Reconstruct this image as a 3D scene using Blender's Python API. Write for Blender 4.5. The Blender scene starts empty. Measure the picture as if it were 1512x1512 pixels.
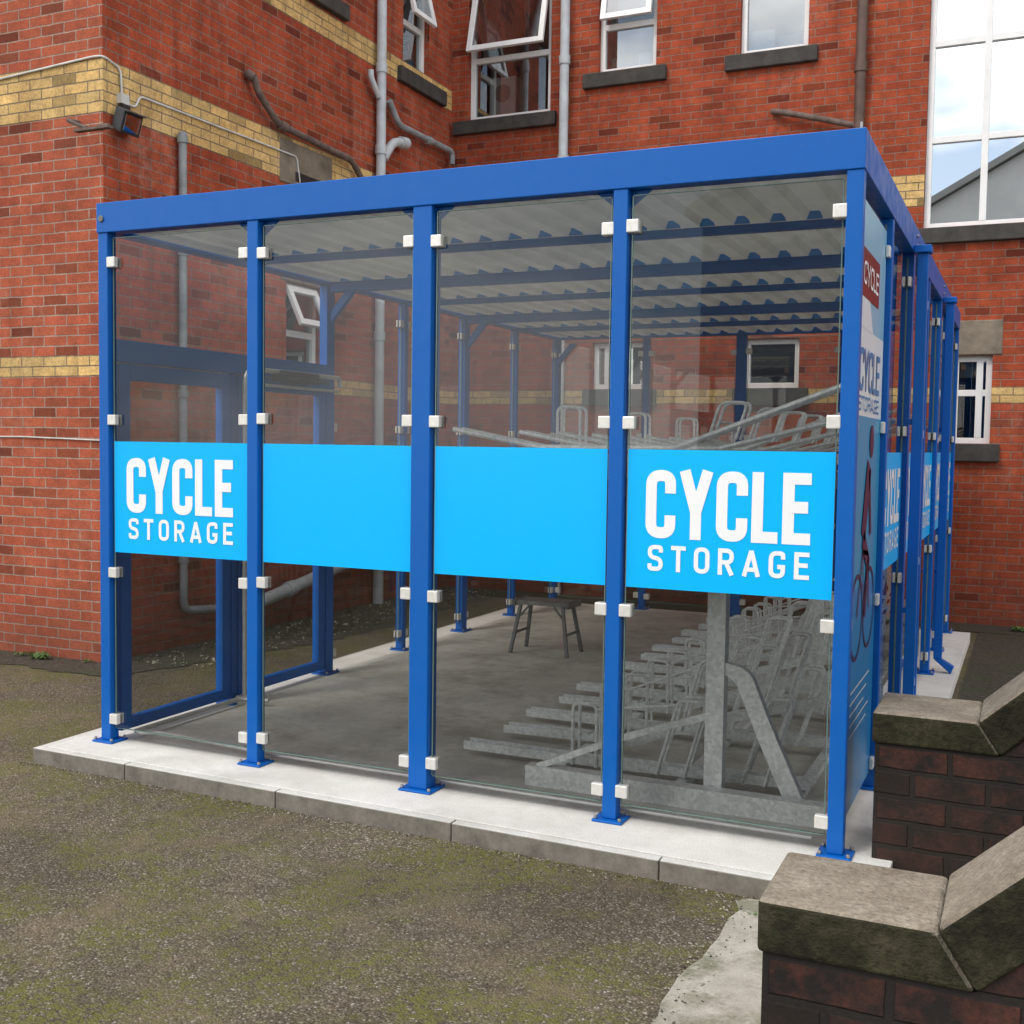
import bpy, math, random
from mathutils import Vector, Matrix
random.seed(7)
sc=bpy.context.scene
sc.view_settings.view_transform='Standard'; sc.view_settings.look='None'; sc.view_settings.exposure=0
R=math.radians
# ------------------------------------------------------------------ node helpers
class NT:
    def __init__(s,name):
        s.m=bpy.data.materials.new(name); s.m.use_nodes=True
        s.t=s.m.node_tree; s.t.nodes.clear()
        s.out=s.n('ShaderNodeOutputMaterial')
    def n(s,typ,**kw):
        nd=s.t.nodes.new(typ)
        for k,v in kw.items(): setattr(nd,k,v)
        return nd
    def l(s,a,b): s.t.links.new(a,b)
    def val(s,sock,v):
        if isinstance(v,bpy.types.NodeSocket): s.l(v,sock)
        else:
            if isinstance(v,(tuple,list)) and len(v)==3 and sock.type=='RGBA': v=(*v,1)
            sock.default_value=v
    def pos(s):
        return s.n('ShaderNodeNewGeometry').outputs['Position']
    def mp(s,vec,scale=(1,1,1),loc=(0,0,0)):
        m=s.n('ShaderNodeMapping'); s.l(vec,m.inputs[0]); m.inputs['Scale'].default_value=scale; m.inputs['Location'].default_value=loc
        return m.outputs[0]
    def noise(s,vec,scale,detail=4,rough=.55,out='Fac'):
        m=s.n('ShaderNodeTexNoise'); s.l(vec,m.inputs['Vector']); m.inputs['Scale'].default_value=scale
        m.inputs['Detail'].default_value=min(detail,4) if scale<30 else min(detail,2); m.inputs['Roughness'].default_value=rough
        return m.outputs[out]
    def vor(s,vec,scale,feature='F1',out='Distance'):
        m=s.n('ShaderNodeTexVoronoi',feature=feature); s.l(vec,m.inputs['Vector']); m.inputs['Scale'].default_value=scale
        return m.outputs[out]
    def ramp(s,fac,stops,interp='LINEAR'):
        m=s.n('ShaderNodeValToRGB'); s.l(fac,m.inputs[0]); cr=m.color_ramp; cr.interpolation=interp
        while len(cr.elements)<len(stops): cr.elements.new(.5)
        for e,(p,c) in zip(cr.elements,stops):
            e.position=p
            if not isinstance(c,(tuple,list)): c=(c,c,c)
            e.color=(*c,1)
        return m.outputs[0]
    def mix(s,fac,a,b,mode='MIX'):
        m=s.n('ShaderNodeMix',data_type='RGBA',blend_type=mode)
        s.val(m.inputs[0],fac); s.val(m.inputs[6],a); s.val(m.inputs[7],b)
        return m.outputs[2]
    def math(s,op,a,b=0.0,c=None):
        m=s.n('ShaderNodeMath',operation=op); s.val(m.inputs[0],a); s.val(m.inputs[1],b)
        if c is not None: s.val(m.inputs[2],c)
        return m.outputs[0]
    def bump(s,h,strength=.5,dist=.01,nrm=None):
        m=s.n('ShaderNodeBump'); s.l(h,m.inputs['Height']); m.inputs['Strength'].default_value=strength; m.inputs['Distance'].default_value=dist
        if nrm is not None: s.l(nrm,m.inputs['Normal'])
        return m.outputs[0]
    def bsdf(s,col,rough=.8,metal=0,nrm=None,spec=None,coat=0):
        b=s.n('ShaderNodeBsdfPrincipled'); s.val(b.inputs['Base Color'],col); s.val(b.inputs['Roughness'],rough); s.val(b.inputs['Metallic'],metal)
        if nrm is not None: s.l(nrm,b.inputs['Normal'])
        if spec is not None: b.inputs['Specular IOR Level'].default_value=spec
        if coat: b.inputs['Coat Weight'].default_value=coat
        s.l(b.outputs[0],s.out.inputs[0]); return b
def simple(name,col,rough=.6,metal=0,var=.15,scale=6,bump=0.0,bscale=80,spec=None):
    t=NT(name); p=t.pos()
    f=t.ramp(t.noise(p,scale,5,.6),[(.25,1-var),(.75,1+var*.4)])
    c=t.mix(1.0,(*col,1),f,'MULTIPLY')
    n=None
    if bump: n=t.bump(t.noise(p,bscale,4),bump,.004)
    t.bsdf(c,rough,metal,n,spec); return t.m
def wallvec(t):
    g=t.n('ShaderNodeNewGeometry'); sp=t.n('ShaderNodeSeparateXYZ'); t.l(g.outputs['Position'],sp.inputs[0])
    sn=t.n('ShaderNodeSeparateXYZ'); t.l(g.outputs['True Normal'],sn.inputs[0])
    ax=t.math('GREATER_THAN',t.math('ABSOLUTE',sn.outputs[0]),.6)
    m=t.n('ShaderNodeMix',data_type='FLOAT'); t.l(ax,m.inputs[0]); t.l(sp.outputs[0],m.inputs[2]); t.l(sp.outputs[1],m.inputs[3])
    c=t.n('ShaderNodeCombineXYZ'); t.l(m.outputs[0],c.inputs[0]); t.l(sp.outputs[2],c.inputs[1]); t.l(ax,c.inputs[2])
    return g.outputs['Position'],c.outputs[0],sp,sn
def brick(name,c1,c2,mortar,dark=(.05,.03,.025),darkamt=.35,msize=.006,bw=.225,rh=.075,stain=.45,zbump=.6,off=0.0,paleamt=.22,lowd=.38,dthr=.38):
    t=NT(name); p,v,sp,sn=wallvec(t)
    nz=t.noise(p,9,1,.6,'Color'); vm=t.n('ShaderNodeVectorMath',operation='MULTIPLY_ADD'); t.l(nz,vm.inputs[0]); vm.inputs[1].default_value=(.011,.009,0)
    if off: v=t.mp(v,loc=(0,off,0))
    t.l(v,vm.inputs[2]); v2=vm.outputs[0]
    k=t.n('ShaderNodeTexBrick'); t.l(v2,k.inputs['Vector']); k.offset=.5; k.squash=1
    t.val(k.inputs['Color1'],(0,0,0)); t.val(k.inputs['Color2'],(1,1,1)); t.val(k.inputs['Mortar'],(.5,.5,.5))
    k.inputs['Scale'].default_value=1; k.inputs['Mortar Size'].default_value=msize; k.inputs['Mortar Smooth'].default_value=.35
    k.inputs['Bias'].default_value=0; k.inputs['Brick Width'].default_value=bw; k.inputs['Row Height'].default_value=rh
    nm=t.math('SUBTRACT',1.0,k.outputs['Fac'])
    base=t.mix(k.outputs['Color'],(*c1,1),(*c2,1))
    pb=t.ramp(k.outputs['Color'],[(0,.42),(.08,.75),(.22,1.03),(.8,1.04),(.92,1.42),(1,.48)])
    col=t.mix(nm,(*mortar,1),t.mix(1.0,base,pb,'MULTIPLY'))
    fn=t.noise(p,70,2,.75)
    col=t.mix(1.0,col,t.ramp(fn,[(.25,.62),(.5,1),(.8,1.24)]),'MULTIPLY')
    md=t.noise(p,11,4,.75)
    mid=t.ramp(md,[(dthr,0),(dthr+.32,1)])
    col=t.mix(t.math('MULTIPLY',mid,darkamt),col,(*dark,1))
    bgn=t.noise(p,.9,4,.75)
    big=t.ramp(bgn,[(.46,0),(.70,1)])
    streak=t.ramp(t.noise(t.mp(p,(5,5,.45)),1.0,3,.7),[(.48,0),(.75,1)])
    st=t.math('MULTIPLY',t.math('MAXIMUM',big,streak),stain)
    col=t.mix(st,col,t.mix(1.0,col,(.40,.33,.30,1),'MULTIPLY'))
    pale=t.math('MULTIPLY',t.ramp(bgn,[(.30,1),(.44,0)]),t.ramp(md,[(.40,paleamt),(.62,0)]))
    col=t.mix(pale,col,(.50,.38,.30,1))
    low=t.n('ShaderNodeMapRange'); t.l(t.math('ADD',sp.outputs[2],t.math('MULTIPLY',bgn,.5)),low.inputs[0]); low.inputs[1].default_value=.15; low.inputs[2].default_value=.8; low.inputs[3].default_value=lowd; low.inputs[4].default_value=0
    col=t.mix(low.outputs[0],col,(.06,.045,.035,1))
    h=t.math('ADD',nm,t.math('MULTIPLY',fn,.45))
    t.bsdf(col,.85,0,t.bump(h,zbump,.006),.2)
    return t.m
M={}
M['brick']=brick('red_brick',(.50,.100,.040),(.33,.060,.028),(.30,.18,.135),stain=.62,darkamt=.4)
M['brickA']=brick('red_brick_weathered',(.51,.130,.064),(.37,.083,.043),(.42,.30,.235),stain=.4)
M['buff']=brick('buff_brick',(.78,.54,.22),(.65,.42,.16),(.27,.20,.13),dark=(.09,.065,.045),darkamt=.42,stain=.5)
M['gbrick']=brick('sooty_wall_brick',(.105,.034,.025),(.030,.019,.017),(.022,.019,.016),dark=(.016,.013,.012),darkamt=1.0,msize=.012,bw=.265,rh=.098,stain=.5,zbump=1.0,off=.04,paleamt=.0,dthr=.28)
t=NT('mossy_asphalt'); p=t.pos()
vt=t.n('ShaderNodeTexVoronoi'); t.l(p,vt.inputs['Vector']); vt.inputs['Scale'].default_value=125
spk=t.n('ShaderNodeSeparateColor'); t.l(vt.outputs['Color'],spk.inputs[0]); vd=vt.outputs['Distance']
col=t.ramp(spk.outputs[0],[(0,(.085,.068,.047)),(.45,(.145,.119,.084)),(.8,(.205,.172,.126)),(.95,(.31,.27,.21)),(1,(.44,.41,.35))])
col=t.mix(t.ramp(vd,[(.30,0),(.65,.6)]),col,(.050,.038,.024,1))
big=t.ramp(t.noise(p,.75,4,.70),[(.3,.62),(.7,1.32)])
col=t.mix(1.0,col,big,'MULTIPLY')
m1=t.noise(p,1.2,4,.84); m2=t.noise(p,36,2,.7)
ms=t.math('MULTIPLY',t.ramp(m1,[(.46,0),(.58,1)]),t.ramp(m2,[(.40,0),(.56,.85)]))
col=t.mix(ms,col,(.125,.125,.030,1))
dirt=t.ramp(t.noise(t.mp(p,(1,1,1),(7,3,0)),2.1,4,.8),[(.5,0),(.70,.6)])
col=t.mix(dirt,col,(.19,.145,.090,1))
wet=t.ramp(t.noise(t.mp(p,(1,1,1),(1,9,0)),.55,3,.6),[(.52,0),(.68,.4)])
col=t.mix(wet,col,(.055,.045,.034,1))
h=t.math('ADD',t.math('MULTIPLY',vd,-1.0),t.math('MULTIPLY',dirt,.8))
t.bsdf(col,.9,0,t.bump(h,.8,.008),.2); M['asphalt']=t.m
t=NT('damp_soil'); p=t.pos(); n1=t.noise(p,29,4,.8)
col=t.ramp(n1,[(.3,(.030,.023,.015)),(.55,(.075,.060,.042)),(.8,(.18,.15,.115))])
col=t.mix(t.ramp(t.noise(p,3,4),[(.48,0),(.62,.6)]),col,(.050,.062,.020,1))
t.bsdf(col,.95,0,t.bump(n1,1.0,.03)); M['soil']=t.m
def concrete(name,a,b,stain=(.10,.09,.075),samt=.4,moss=0,side=None):
    t=NT(name); p=t.pos(); n1=t.noise(p,3.5,4,.75); n2=t.noise(p,140,2,.7)
    col=t.ramp(n1,[(.3,b),(.65,a)])
    col=t.mix(1.0,col,t.ramp(n2,[(.25,.78),(.6,1.04)]),'MULTIPLY')
    col=t.mix(t.math('MULTIPLY',t.ramp(t.noise(p,1.4,4,.8),[(.48,0),(.72,1)]),samt),col,(*stain,1))
    pit=t.ramp(t.vor(p,55),[(.04,0),(.09,1)])
    col=t.mix(t.math('MULTIPLY',t.math('SUBTRACT',1.0,pit),.6),col,(.12,.11,.10,1))
    if moss:
        col=t.mix(t.math('MULTIPLY',t.ramp(t.noise(p,5,4,.78),[(.46,0),(.62,1)]),moss),col,(.085,.090,.030,1))
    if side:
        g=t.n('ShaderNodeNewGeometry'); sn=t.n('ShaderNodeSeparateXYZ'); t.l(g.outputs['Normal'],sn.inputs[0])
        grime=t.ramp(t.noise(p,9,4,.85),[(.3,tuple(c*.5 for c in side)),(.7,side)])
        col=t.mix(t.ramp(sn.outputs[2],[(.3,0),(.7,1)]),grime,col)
    t.bsdf(col,.85,0,t.bump(t.math('ADD',n2,n1),.35,.006),.3); return t.m
M['slab']=concrete('pale_concrete',(.74,.72,.675),(.62,.595,.55),(.38,.36,.32),.42)
M['floor']=concrete('shelter_floor_concrete',(.64,.62,.575),(.47,.455,.415),(.24,.22,.185),.7)
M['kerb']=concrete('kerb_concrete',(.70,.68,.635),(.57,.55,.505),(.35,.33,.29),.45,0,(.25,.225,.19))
M['path']=concrete('old_concrete',(.48,.445,.38),(.33,.30,.25),(.14,.13,.09),.55,.6)
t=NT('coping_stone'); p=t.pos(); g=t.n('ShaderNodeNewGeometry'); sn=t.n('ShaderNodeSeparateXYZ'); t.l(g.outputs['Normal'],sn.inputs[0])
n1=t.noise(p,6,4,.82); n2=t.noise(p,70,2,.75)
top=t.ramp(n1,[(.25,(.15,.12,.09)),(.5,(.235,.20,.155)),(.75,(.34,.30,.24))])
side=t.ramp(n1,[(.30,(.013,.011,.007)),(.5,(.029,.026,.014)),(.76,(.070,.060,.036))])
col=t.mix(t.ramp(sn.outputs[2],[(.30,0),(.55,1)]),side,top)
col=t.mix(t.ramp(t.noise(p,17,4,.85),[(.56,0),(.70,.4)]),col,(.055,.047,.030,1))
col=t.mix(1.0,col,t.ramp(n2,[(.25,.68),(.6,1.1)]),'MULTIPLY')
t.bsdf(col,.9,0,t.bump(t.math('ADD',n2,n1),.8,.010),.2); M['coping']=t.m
M['sill']=simple('dark_sandstone',(.060,.053,.047),.85,0,.5,8,.6,60)
M['stone']=simple('weathered_sandstone',(.24,.20,.15),.9,0,.6,5,.6,50)
def paint(name,c,rough=.38):
    t=NT(name); p=t.pos()
    cc=t.mix(t.ramp(t.noise(p,3,4,.7),[(.3,0),(.8,.15)]),(*c,1),(c[0]*2+.003,c[1]*1.2+.01,c[2]*.95,1))
    dust=t.ramp(t.noise(p,26,4,.85),[(.62,0),(.85,.10)])
    cc=t.mix(dust,cc,(.22,.25,.28,1))
    t.bsdf(cc,t.ramp(t.noise(p,14,2),[(.3,rough-.06),(.7,rough+.14)]),0,t.bump(t.noise(p,130,1,.4),.15,.002),.30); return t.m
M['blue']=paint('blue_powder_coat',(.0005,.104,.43))
M['blueclip']=simple('blue_filler',(.04,.27,.80),.5)
t=NT('galvanised_steel'); p=t.pos()
vt=t.n('ShaderNodeTexVoronoi'); t.l(p,vt.inputs['Vector']); vt.inputs['Scale'].default_value=70
s_=t.n('ShaderNodeSeparateColor'); t.l(vt.outputs['Color'],s_.inputs[0])
col=t.ramp(s_.outputs[0],[(0,(.62,.64,.64)),(1,(.86,.88,.88))])
col=t.mix(t.ramp(t.noise(p,8,4,.7),[(.45,0),(.75,.4)]),col,(.48,.49,.49,1))
t.bsdf(col,t.ramp(s_.outputs[1],[(0,.38),(1,.55)]),.2); M['galv']=t.m
M['clip']=simple('brushed_steel_clip',(.76,.745,.70),.38,.3,.12,40)
M['steel']=simple('dull_steel',(.55,.55,.53),.4,.4,.2,20)
M['bolt']=simple('bolt_steel',(.35,.35,.35),.4,.9,.2,20)
t=NT('roof_sheet_translucent'); p=t.pos()
d=t.n('ShaderNodeBsdfDiffuse'); tl=t.n('ShaderNodeBsdfTranslucent'); cc=t.ramp(t.noise(p,3,3),[(.3,(.42,.42,.39)),(.7,(.54,.54,.50))])
t.l(cc,d.inputs[0]); t.l(cc,tl.inputs[0]); mx=t.n('ShaderNodeMixShader'); mx.inputs[0].default_value=.16; t.l(d.outputs[0],mx.inputs[1]); t.l(tl.outputs[0],mx.inputs[2]); t.l(mx.outputs[0],t.out.inputs[0]); M['sheet']=t.m
M['white']=simple('upvc_white',(.84,.84,.83),.35,0,.10,5)
M['pipe']=simple('painted_pipe_pale_blue',(.54,.58,.61),.5,0,.3,6,.2,30)
M['pipegrey']=simple('painted_pipe_grey',(.32,.34,.35),.6,0,.45,7,.3,40)
M['pipebrown']=simple('painted_pipe_brown',(.12,.07,.056),.6,0,.4,7,.2,30)
M['rust']=simple('rusty_iron',(.17,.12,.10),.85,0,.6,12,.6,50)
M['conduit']=simple('conduit_white',(.66,.66,.63),.5,0,.3,9)
M['black']=simple('black_metal',(.02,.02,.022),.45,0,.3,10)
def sign(name,c,rough=.3):
    t=NT(name); p=t.pos()
    cc=t.mix(t.ramp(t.noise(p,2.5,4,.7),[(.3,0),(.9,.02)]),(*c,1),(.35,.55,.70,1))
    t.bsdf(cc,rough,0,None,.2); return t.m
M['cyan']=sign('cyan_vinyl',(.0,.47,1.0))
M['letter']=simple('white_vinyl',(.88,.89,.90),.35,0,.03,4)
M['psky']=sign('poster_pale_blue',(.22,.45,.62)); M['pwhite']=sign('poster_white',(.66,.72,.76)); M['pblue']=sign('poster_blue',(.015,.20,.46))
M['pred']=sign('poster_red',(.16,.018,.02)); M['pdark']=sign('poster_purple',(.05,.02,.07)); M['pteal']=sign('poster_teal',(.02,.28,.50))
def glass(name,tint,base,ior=1.5,k=1.0):
    t=NT(name); tr=t.n('ShaderNodeBsdfTransparent'); t.val(tr.inputs[0],(*tint,1))
    gl=t.n('ShaderNodeBsdfGlossy'); gl.inputs['Roughness'].default_value=.0; t.val(gl.inputs[0],(.93,.97,1,1))
    fr=t.n('ShaderNodeFresnel'); fr.inputs[0].default_value=ior
    f=t.math('ADD',t.math('MULTIPLY',fr.outputs[0],k*(1.0-base)),base)
    mx=t.n('ShaderNodeMixShader'); t.l(f,mx.inputs[0]); t.l(tr.outputs[0],mx.inputs[1]); t.l(gl.outputs[0],mx.inputs[2])
    t.l(mx.outputs[0],t.out.inputs[0]); return t.m
M['glass']=glass('shelter_glass',(.79,.80,.78),.0,1.5,.85)
M['wglass']=glass('window_glass',(.55,.60,.60),.26,1.5)
M['wglassbig']=glass('coated_window_glass',(.45,.50,.50),.68,1.5)
M['gedge']=simple('glass_edge',(.14,.22,.19),.2,0,.2,10)
M['room']=simple('room_interior',(.16,.14,.12),.9,0,.6,2.5)
M['roomlight']=simple('blind_fabric',(.42,.41,.38),.9,0,.3,3)
M['leaf']=simple('weed_leaf',(.09,.16,.035),.7,0,.4,30)
M['cladding']=simple('grey_cladding',(.50,.51,.52),.6,0,.25,.5)
M['roofgrey']=simple('grey_roof',(.25,.255,.26),.7,0,.3,.5)
M['wood']=simple('dark_board',(.22,.22,.21),.5,0,.4,12)
M['greymetal']=simple('grey_metal',(.16,.16,.16),.45,.3,.3,12)
# ------------------------------------------------------------------ mesh builder
class MB:
    def __init__(s): s.v=[];s.f=[];s.mi=[];s.mats=[]
    def mid(s,m):
        if m not in s.mats: s.mats.append(m)
        return s.mats.index(m)
    def poly(s,pts,m):
        b=len(s.v); s.v+= [tuple(p) for p in pts]; s.f.append(tuple(range(b,b+len(pts)))); s.mi.append(s.mid(m))
    def box(s,x0,x1,y0,y1,z0,z1,m,f=None):
        b=len(s.v)
        for z in (z0,z1):
            for (x,y) in ((x0,y0),(x1,y0),(x1,y1),(x0,y1)):
                p=(x,y,z); s.v.append(tuple(f(p)) if f else p)
        for q in ((0,3,2,1),(4,5,6,7),(0,1,5,4),(1,2,6,5),(2,3,7,6),(3,0,4,7)):
            s.f.append(tuple(b+i for i in q)); s.mi.append(s.mid(m))
    def prism(s,pts,d,m):
        b=len(s.v); n=len(pts); d=Vector(d)
        s.v+=[tuple(p) for p in pts]+[tuple(Vector(p)+d) for p in pts]
        k=s.mid(m)
        s.f.append(tuple(range(b+n-1,b-1,-1))); s.mi.append(k)
        s.f.append(tuple(range(b+n,b+2*n))); s.mi.append(k)
        for i in range(n):
            j=(i+1)%n; s.f.append((b+i,b+j,b+n+j,b+n+i)); s.mi.append(k)
    def tube(s,pts,r,m,seg=8,cap=True,closed=False):
        pts=[Vector(p) for p in pts]; n=len(pts); b=len(s.v); k=s.mid(m)
        up=None
        for i,p in enumerate(pts):
            if closed: d=(pts[(i+1)%n]-pts[i-1]).normalized()
            elif i==0: d=(pts[1]-p).normalized()
            elif i==n-1: d=(p-pts[i-1]).normalized()
            else: d=((pts[i+1]-p).normalized()+(p-pts[i-1]).normalized()).normalized()
            if up is None:
                a=Vector((0,0,1)) if abs(d.z)<.9 else Vector((1,0,0))
                up=(a-d*a.dot(d)).normalized()
            else: up=(up-d*up.dot(d)).normalized()
            w=d.cross(up)
            for j in range(seg):
                an=2*math.pi*(j+(.5 if seg==4 else 0))/seg; s.v.append(tuple(p+up*math.cos(an)*r+w*math.sin(an)*r))
        for i in range(n if closed else n-1):
            i2=(i+1)%n
            for j in range(seg):
                j2=(j+1)%seg; s.f.append((b+i*seg+j,b+i*seg+j2,b+i2*seg+j2,b+i2*seg+j)); s.mi.append(k)
        if cap and not closed:
            s.f.append(tuple(b+j for j in range(seg-1,-1,-1))); s.mi.append(k)
            s.f.append(tuple(b+(n-1)*seg+j for j in range(seg))); s.mi.append(k)
    def build(s,name,parent=None,bevel=0,smooth=False,bseg=2):
        me=bpy.data.meshes.new(name); me.from_pydata(s.v,[],s.f)
        for m in s.mats: me.materials.append(M[m])
        me.polygons.foreach_set('material_index',s.mi)
        if smooth: me.polygons.foreach_set('use_smooth',[True]*len(s.f))
        me.update(); o=bpy.data.objects.new(name,me); sc.collection.objects.link(o)
        if parent: o.parent=parent
        if bevel:
            md=o.modifiers.new('b','BEVEL'); md.width=bevel; md.segments=bseg; md.limit_method='ANGLE'; md.angle_limit=R(35)
        if smooth:
            try:
                me.set_sharp_from_angle(angle=R(40))
            except Exception: pass
        return o
def empty(name):
    e=bpy.data.objects.new(name,None); sc.collection.objects.link(e); return e
def rounded(pts,r,seg=5,closed=False):
    pts=[Vector(p) for p in pts]; out=[]; n=len(pts)
    rng=range(n) if closed else range(1,n-1)
    if not closed: out.append(pts[0])
    for i in rng:
        a,b,c=pts[i-1],pts[i],pts[(i+1)%n]
        d1=(a-b); d2=(c-b); rr=min(r,d1.length*.49,d2.length*.49)
        p1=b+d1.normalized()*rr; p2=b+d2.normalized()*rr
        for k in range(seg+1):
            u=k/seg; out.append(p1*(1-u)**2+b*2*u*(1-u)+p2*u*u)
    if not closed: out.append(pts[-1])
    return out
# ------------------------------------------------------------------ lettering
def ribbon(mb,pts,w,m,f,closed=False):
    pts=[Vector((p[0],p[1])) for p in pts]; n=len(pts); L=[];Rr=[]
    for i in range(n):
        if closed: a=pts[i]-pts[i-1]; b=pts[(i+1)%n]-pts[i]
        else:
            a=pts[i]-pts[i-1] if i>0 else pts[1]-pts[0]; b=pts[i+1]-pts[i] if i<n-1 else pts[i]-pts[i-1]
        a.normalize(); b.normalize(); d=(a+b).normalized(); nn=Vector((-d.y,d.x)); c=max(.45,nn.dot(Vector((-a.y,a.x))))
        L.append(pts[i]+nn*w/2/c); Rr.append(pts[i]-nn*w/2/c)
    for i in range(n if closed else n-1):
        j=(i+1)%n
        mb.poly([f(Rr[i]),f(Rr[j]),f(L[j]),f(L[i])],m)
def letter(ch,w,h,sw):
    s=sw/2; W=w-s; H=h-s; r=w*.42; S=[]
    rd=lambda pts,cl=False: rounded([Vector((a,b,0)) for a,b in pts],r,6,cl)
    ln=lambda pts: [Vector((a,b,0)) for a,b in pts]
    if ch=='C': S=[(rd([(W,h*.66),(W,H),(s,H),(s,s),(W,s),(W,h*.34)]),0)]
    if ch=='G': S=[(rd([(W,h*.7),(W,H),(s,H),(s,s),(W,s),(W,h*.5)]),0),(ln([(W+s,h*.5-s),(w*.52,h*.5-s)]),0)]
    if ch=='Y': S=[(ln([(s*.9,h),(w/2,h*.40)]),0),(ln([(w-s*.9,h),(w/2,h*.40)]),0),(ln([(w/2,h*.44),(w/2,0)]),0)]
    if ch=='L': S=[(ln([(s,h),(s,0)]),0),(ln([(s,s),(w,s)]),0)]
    if ch=='E': S=[(ln([(s,h),(s,0)]),0),(ln([(s,s),(w,s)]),0),(ln([(s,H),(w,H)]),0),(ln([(s,h*.52),(w*.9,h*.52)]),0)]
    if ch=='S': S=[(rd([(W,h*.72),(W,H),(s,H),(s,h*.54),(W,h*.46),(W,s),(s,s),(s,h*.28)]),0)]
    if ch=='T': S=[(ln([(0,H),(w,H)]),0),(ln([(w/2,H),(w/2,0)]),0)]
    if ch=='O': S=[(rd([(s,s),(W,s),(W,H),(s,H)],True),1)]
    if ch=='R': S=[(ln([(s,0),(s,h)]),0),(rd([(s,H),(W,H),(W,h*.48),(s,h*.48)]),0),(ln([(w*.5,h*.48),(W+s*.2,0)]),0)]
    if ch=='A': S=[(ln([(s*.8,0),(w/2,h-s*.4)]),0),(ln([(w-s*.8,0),(w/2,h-s*.4)]),0),(ln([(w*.2,h*.26),(w*.8,h*.26)]),0)]
    return S
def text(mb,txt,u0,u1,v0,v1,sw,gap,m,F):
    n=len(txt); x=u0
    wid={'L':.86,'E':.9,'T':.95,'Y':1.12,'C':1.04,'A':1.08}
    ws=[wid.get(c,1) for c in txt]; tot=sum(ws); k=((u1-u0)-gap*(n-1))/tot
    q=0
    for c,a in zip(txt,ws):
        for pts,cl in letter(c,a*k,v1-v0,sw):
            q+=1
            off=.0003*(q%4)
            ribbon(mb,pts,sw,m,(lambda P,off=off,x=x: F(x+P[0],v0+P[1],off)),bool(cl))
        x+=a*k+gap
# ------------------------------------------------------------------ ground
G=-.080
mb=MB(); mb.poly([(-150,-150,G),(150,-150,G),(150,150,G),(-150,150,G)],'asphalt'); mb.build('asphalt_ground')
mb=MB()
def ragged(pts_edge,base,m,z):
    for (a,b),(c_,d) in zip(zip(pts_edge[:-1],pts_edge[1:]),zip(base[:-1],base[1:])):
        mb.poly([(a[0],a[1],z),(b[0],b[1],z),(d[0],d[1],z),(c_[0],c_[1],z)],m)
n=60; E=[];Bs=[]
for i in range(n+1):
    x=-8+i*(8-1.45)/n; E.append((x,1.62+random.uniform(-.05,.05)-.15*(i/n)**3)); Bs.append((x,1.87))
ragged(E,Bs,'soil',G+.005)
E=[];Bs=[]
for i in range(61):
    y=1.5+i*(7.2-1.5)/60; E.append((-1.42+random.uniform(-.06,.06)+.55*min(1,i/20),y)); Bs.append((-1.78,y))
ragged(E,Bs,'soil',G+.006)
mb.poly([(-.9,6.6,G+.007),(9,6.75,G+.007),(9,7.2,G+.007),(-1.78,7.2,G+.007)],'soil')
mb.poly([(3.95,.6,G+.004),(9,.6,G+.004),(9,6.75,G+.004),(3.95,6.75,G+.004)],'soil')
mb.build('soil')
mb=MB()
pts=[(3.46,-.36)]
for i in range(40):
    y=-.40-i*.085; pts.append((3.435+random.uniform(-.022,.022)+.02*math.sin(i*.5),y))
for i in range(len(pts)-1):
    mb.poly([(pts[i+1][0],pts[i+1][1],G+.006),(5.2,pts[i+1][1],G+.006),(5.2,pts[i][1],G+.006),(pts[i][0],pts[i][1],G+.006)],'path')
mb.build('concrete_path')
SX0,SX1,SY0,SY1=-.215,3.91,-.25,6.12
def slabdip(p):
    x,y,z=p
    if y<-.1: y-= .09*max(0,min(1,(x+.2)/3.8))
    return (x,y,z)
mb=MB(); mb.box(SX0+.052,SX1,SY0+.052,SY1,G-.1,0,'slab',slabdip)
so=mb.build('concrete_slab',None,.004)
mb=MB(); mb.poly([(.12,.10,.003),(3.66,.10,.003),(3.66,5.95,.003),(.12,5.95,.003)],'floor'); fl=mb.build('floor_screed',so)
mb=MB()
x=SX0
for w in (.62,.9,.9,.9,.9):
    x1=min(x+w,SX1+.0)
    mb.box(x+.002,x1-.002,SY0,SY0+.051,G-.1,-.001-random.random()*.002,'kerb',slabdip); x=x1
    if x>=SX1: break
y=SY0+.053
for i in range(7):
    mb.box(SX0,SX0+.051,y+.002,min(y+.9,SY1)-.002,G-.1,-.001-random.random()*.002,'kerb'); y+=.9
mb.build('kerb_blocks',so,.005)
# ------------------------------------------------------------------ shelter
sh=empty('bicycle_shelter')
S=.9133; W=4*S+.08; H=2.75; HB=.148; PW=.062
ph=H-HB
px=[(0,PW),(.045+S-PW/2,.045+S+PW/2),(.045+2*S-.047,.045+2*S+.047),(.045+3*S-PW/2,.045+3*S+PW/2),(W-PW,W)]
L=1.008
mb=MB()
def post(mb,x0,x1,y0,y1,top=ph,plate=True,corner=False):
    mb.box(x0,x1,y0,y1,.012,top,'blue')
    if plate:
        mb.box(x0-.035,x1+.035,y0-.03,y1+.03,0,.011,'blue')
        for a in (x0-.022,x1+.022):
            for b in (y0-.016,y1+.016):
                mb.tube([(a,b,.010),(a,b,.026)],.009,'bolt',6)
for i,(a,b) in enumerate(px): post(mb,a,b,0,.062 if i!=2 else .09)
ys=[L*k for k in range(1,7)]
for k,y in enumerate(ys):
    w=.045 if k%2 else .025
    post(mb,0.0,PW,y-w,y+w,1.958 if k==0 else ph); post(mb,W-PW,W,y-w,y+w)
for i in (1,2,3): post(mb,px[i][0],px[i][1],6*L-.03,6*L+.03)
YB=6*L+.045
mb.build('posts',sh,.004)
mb=MB()
mb.box(-.004,W+.004,-.006,.075,ph,H,'blue')
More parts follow.
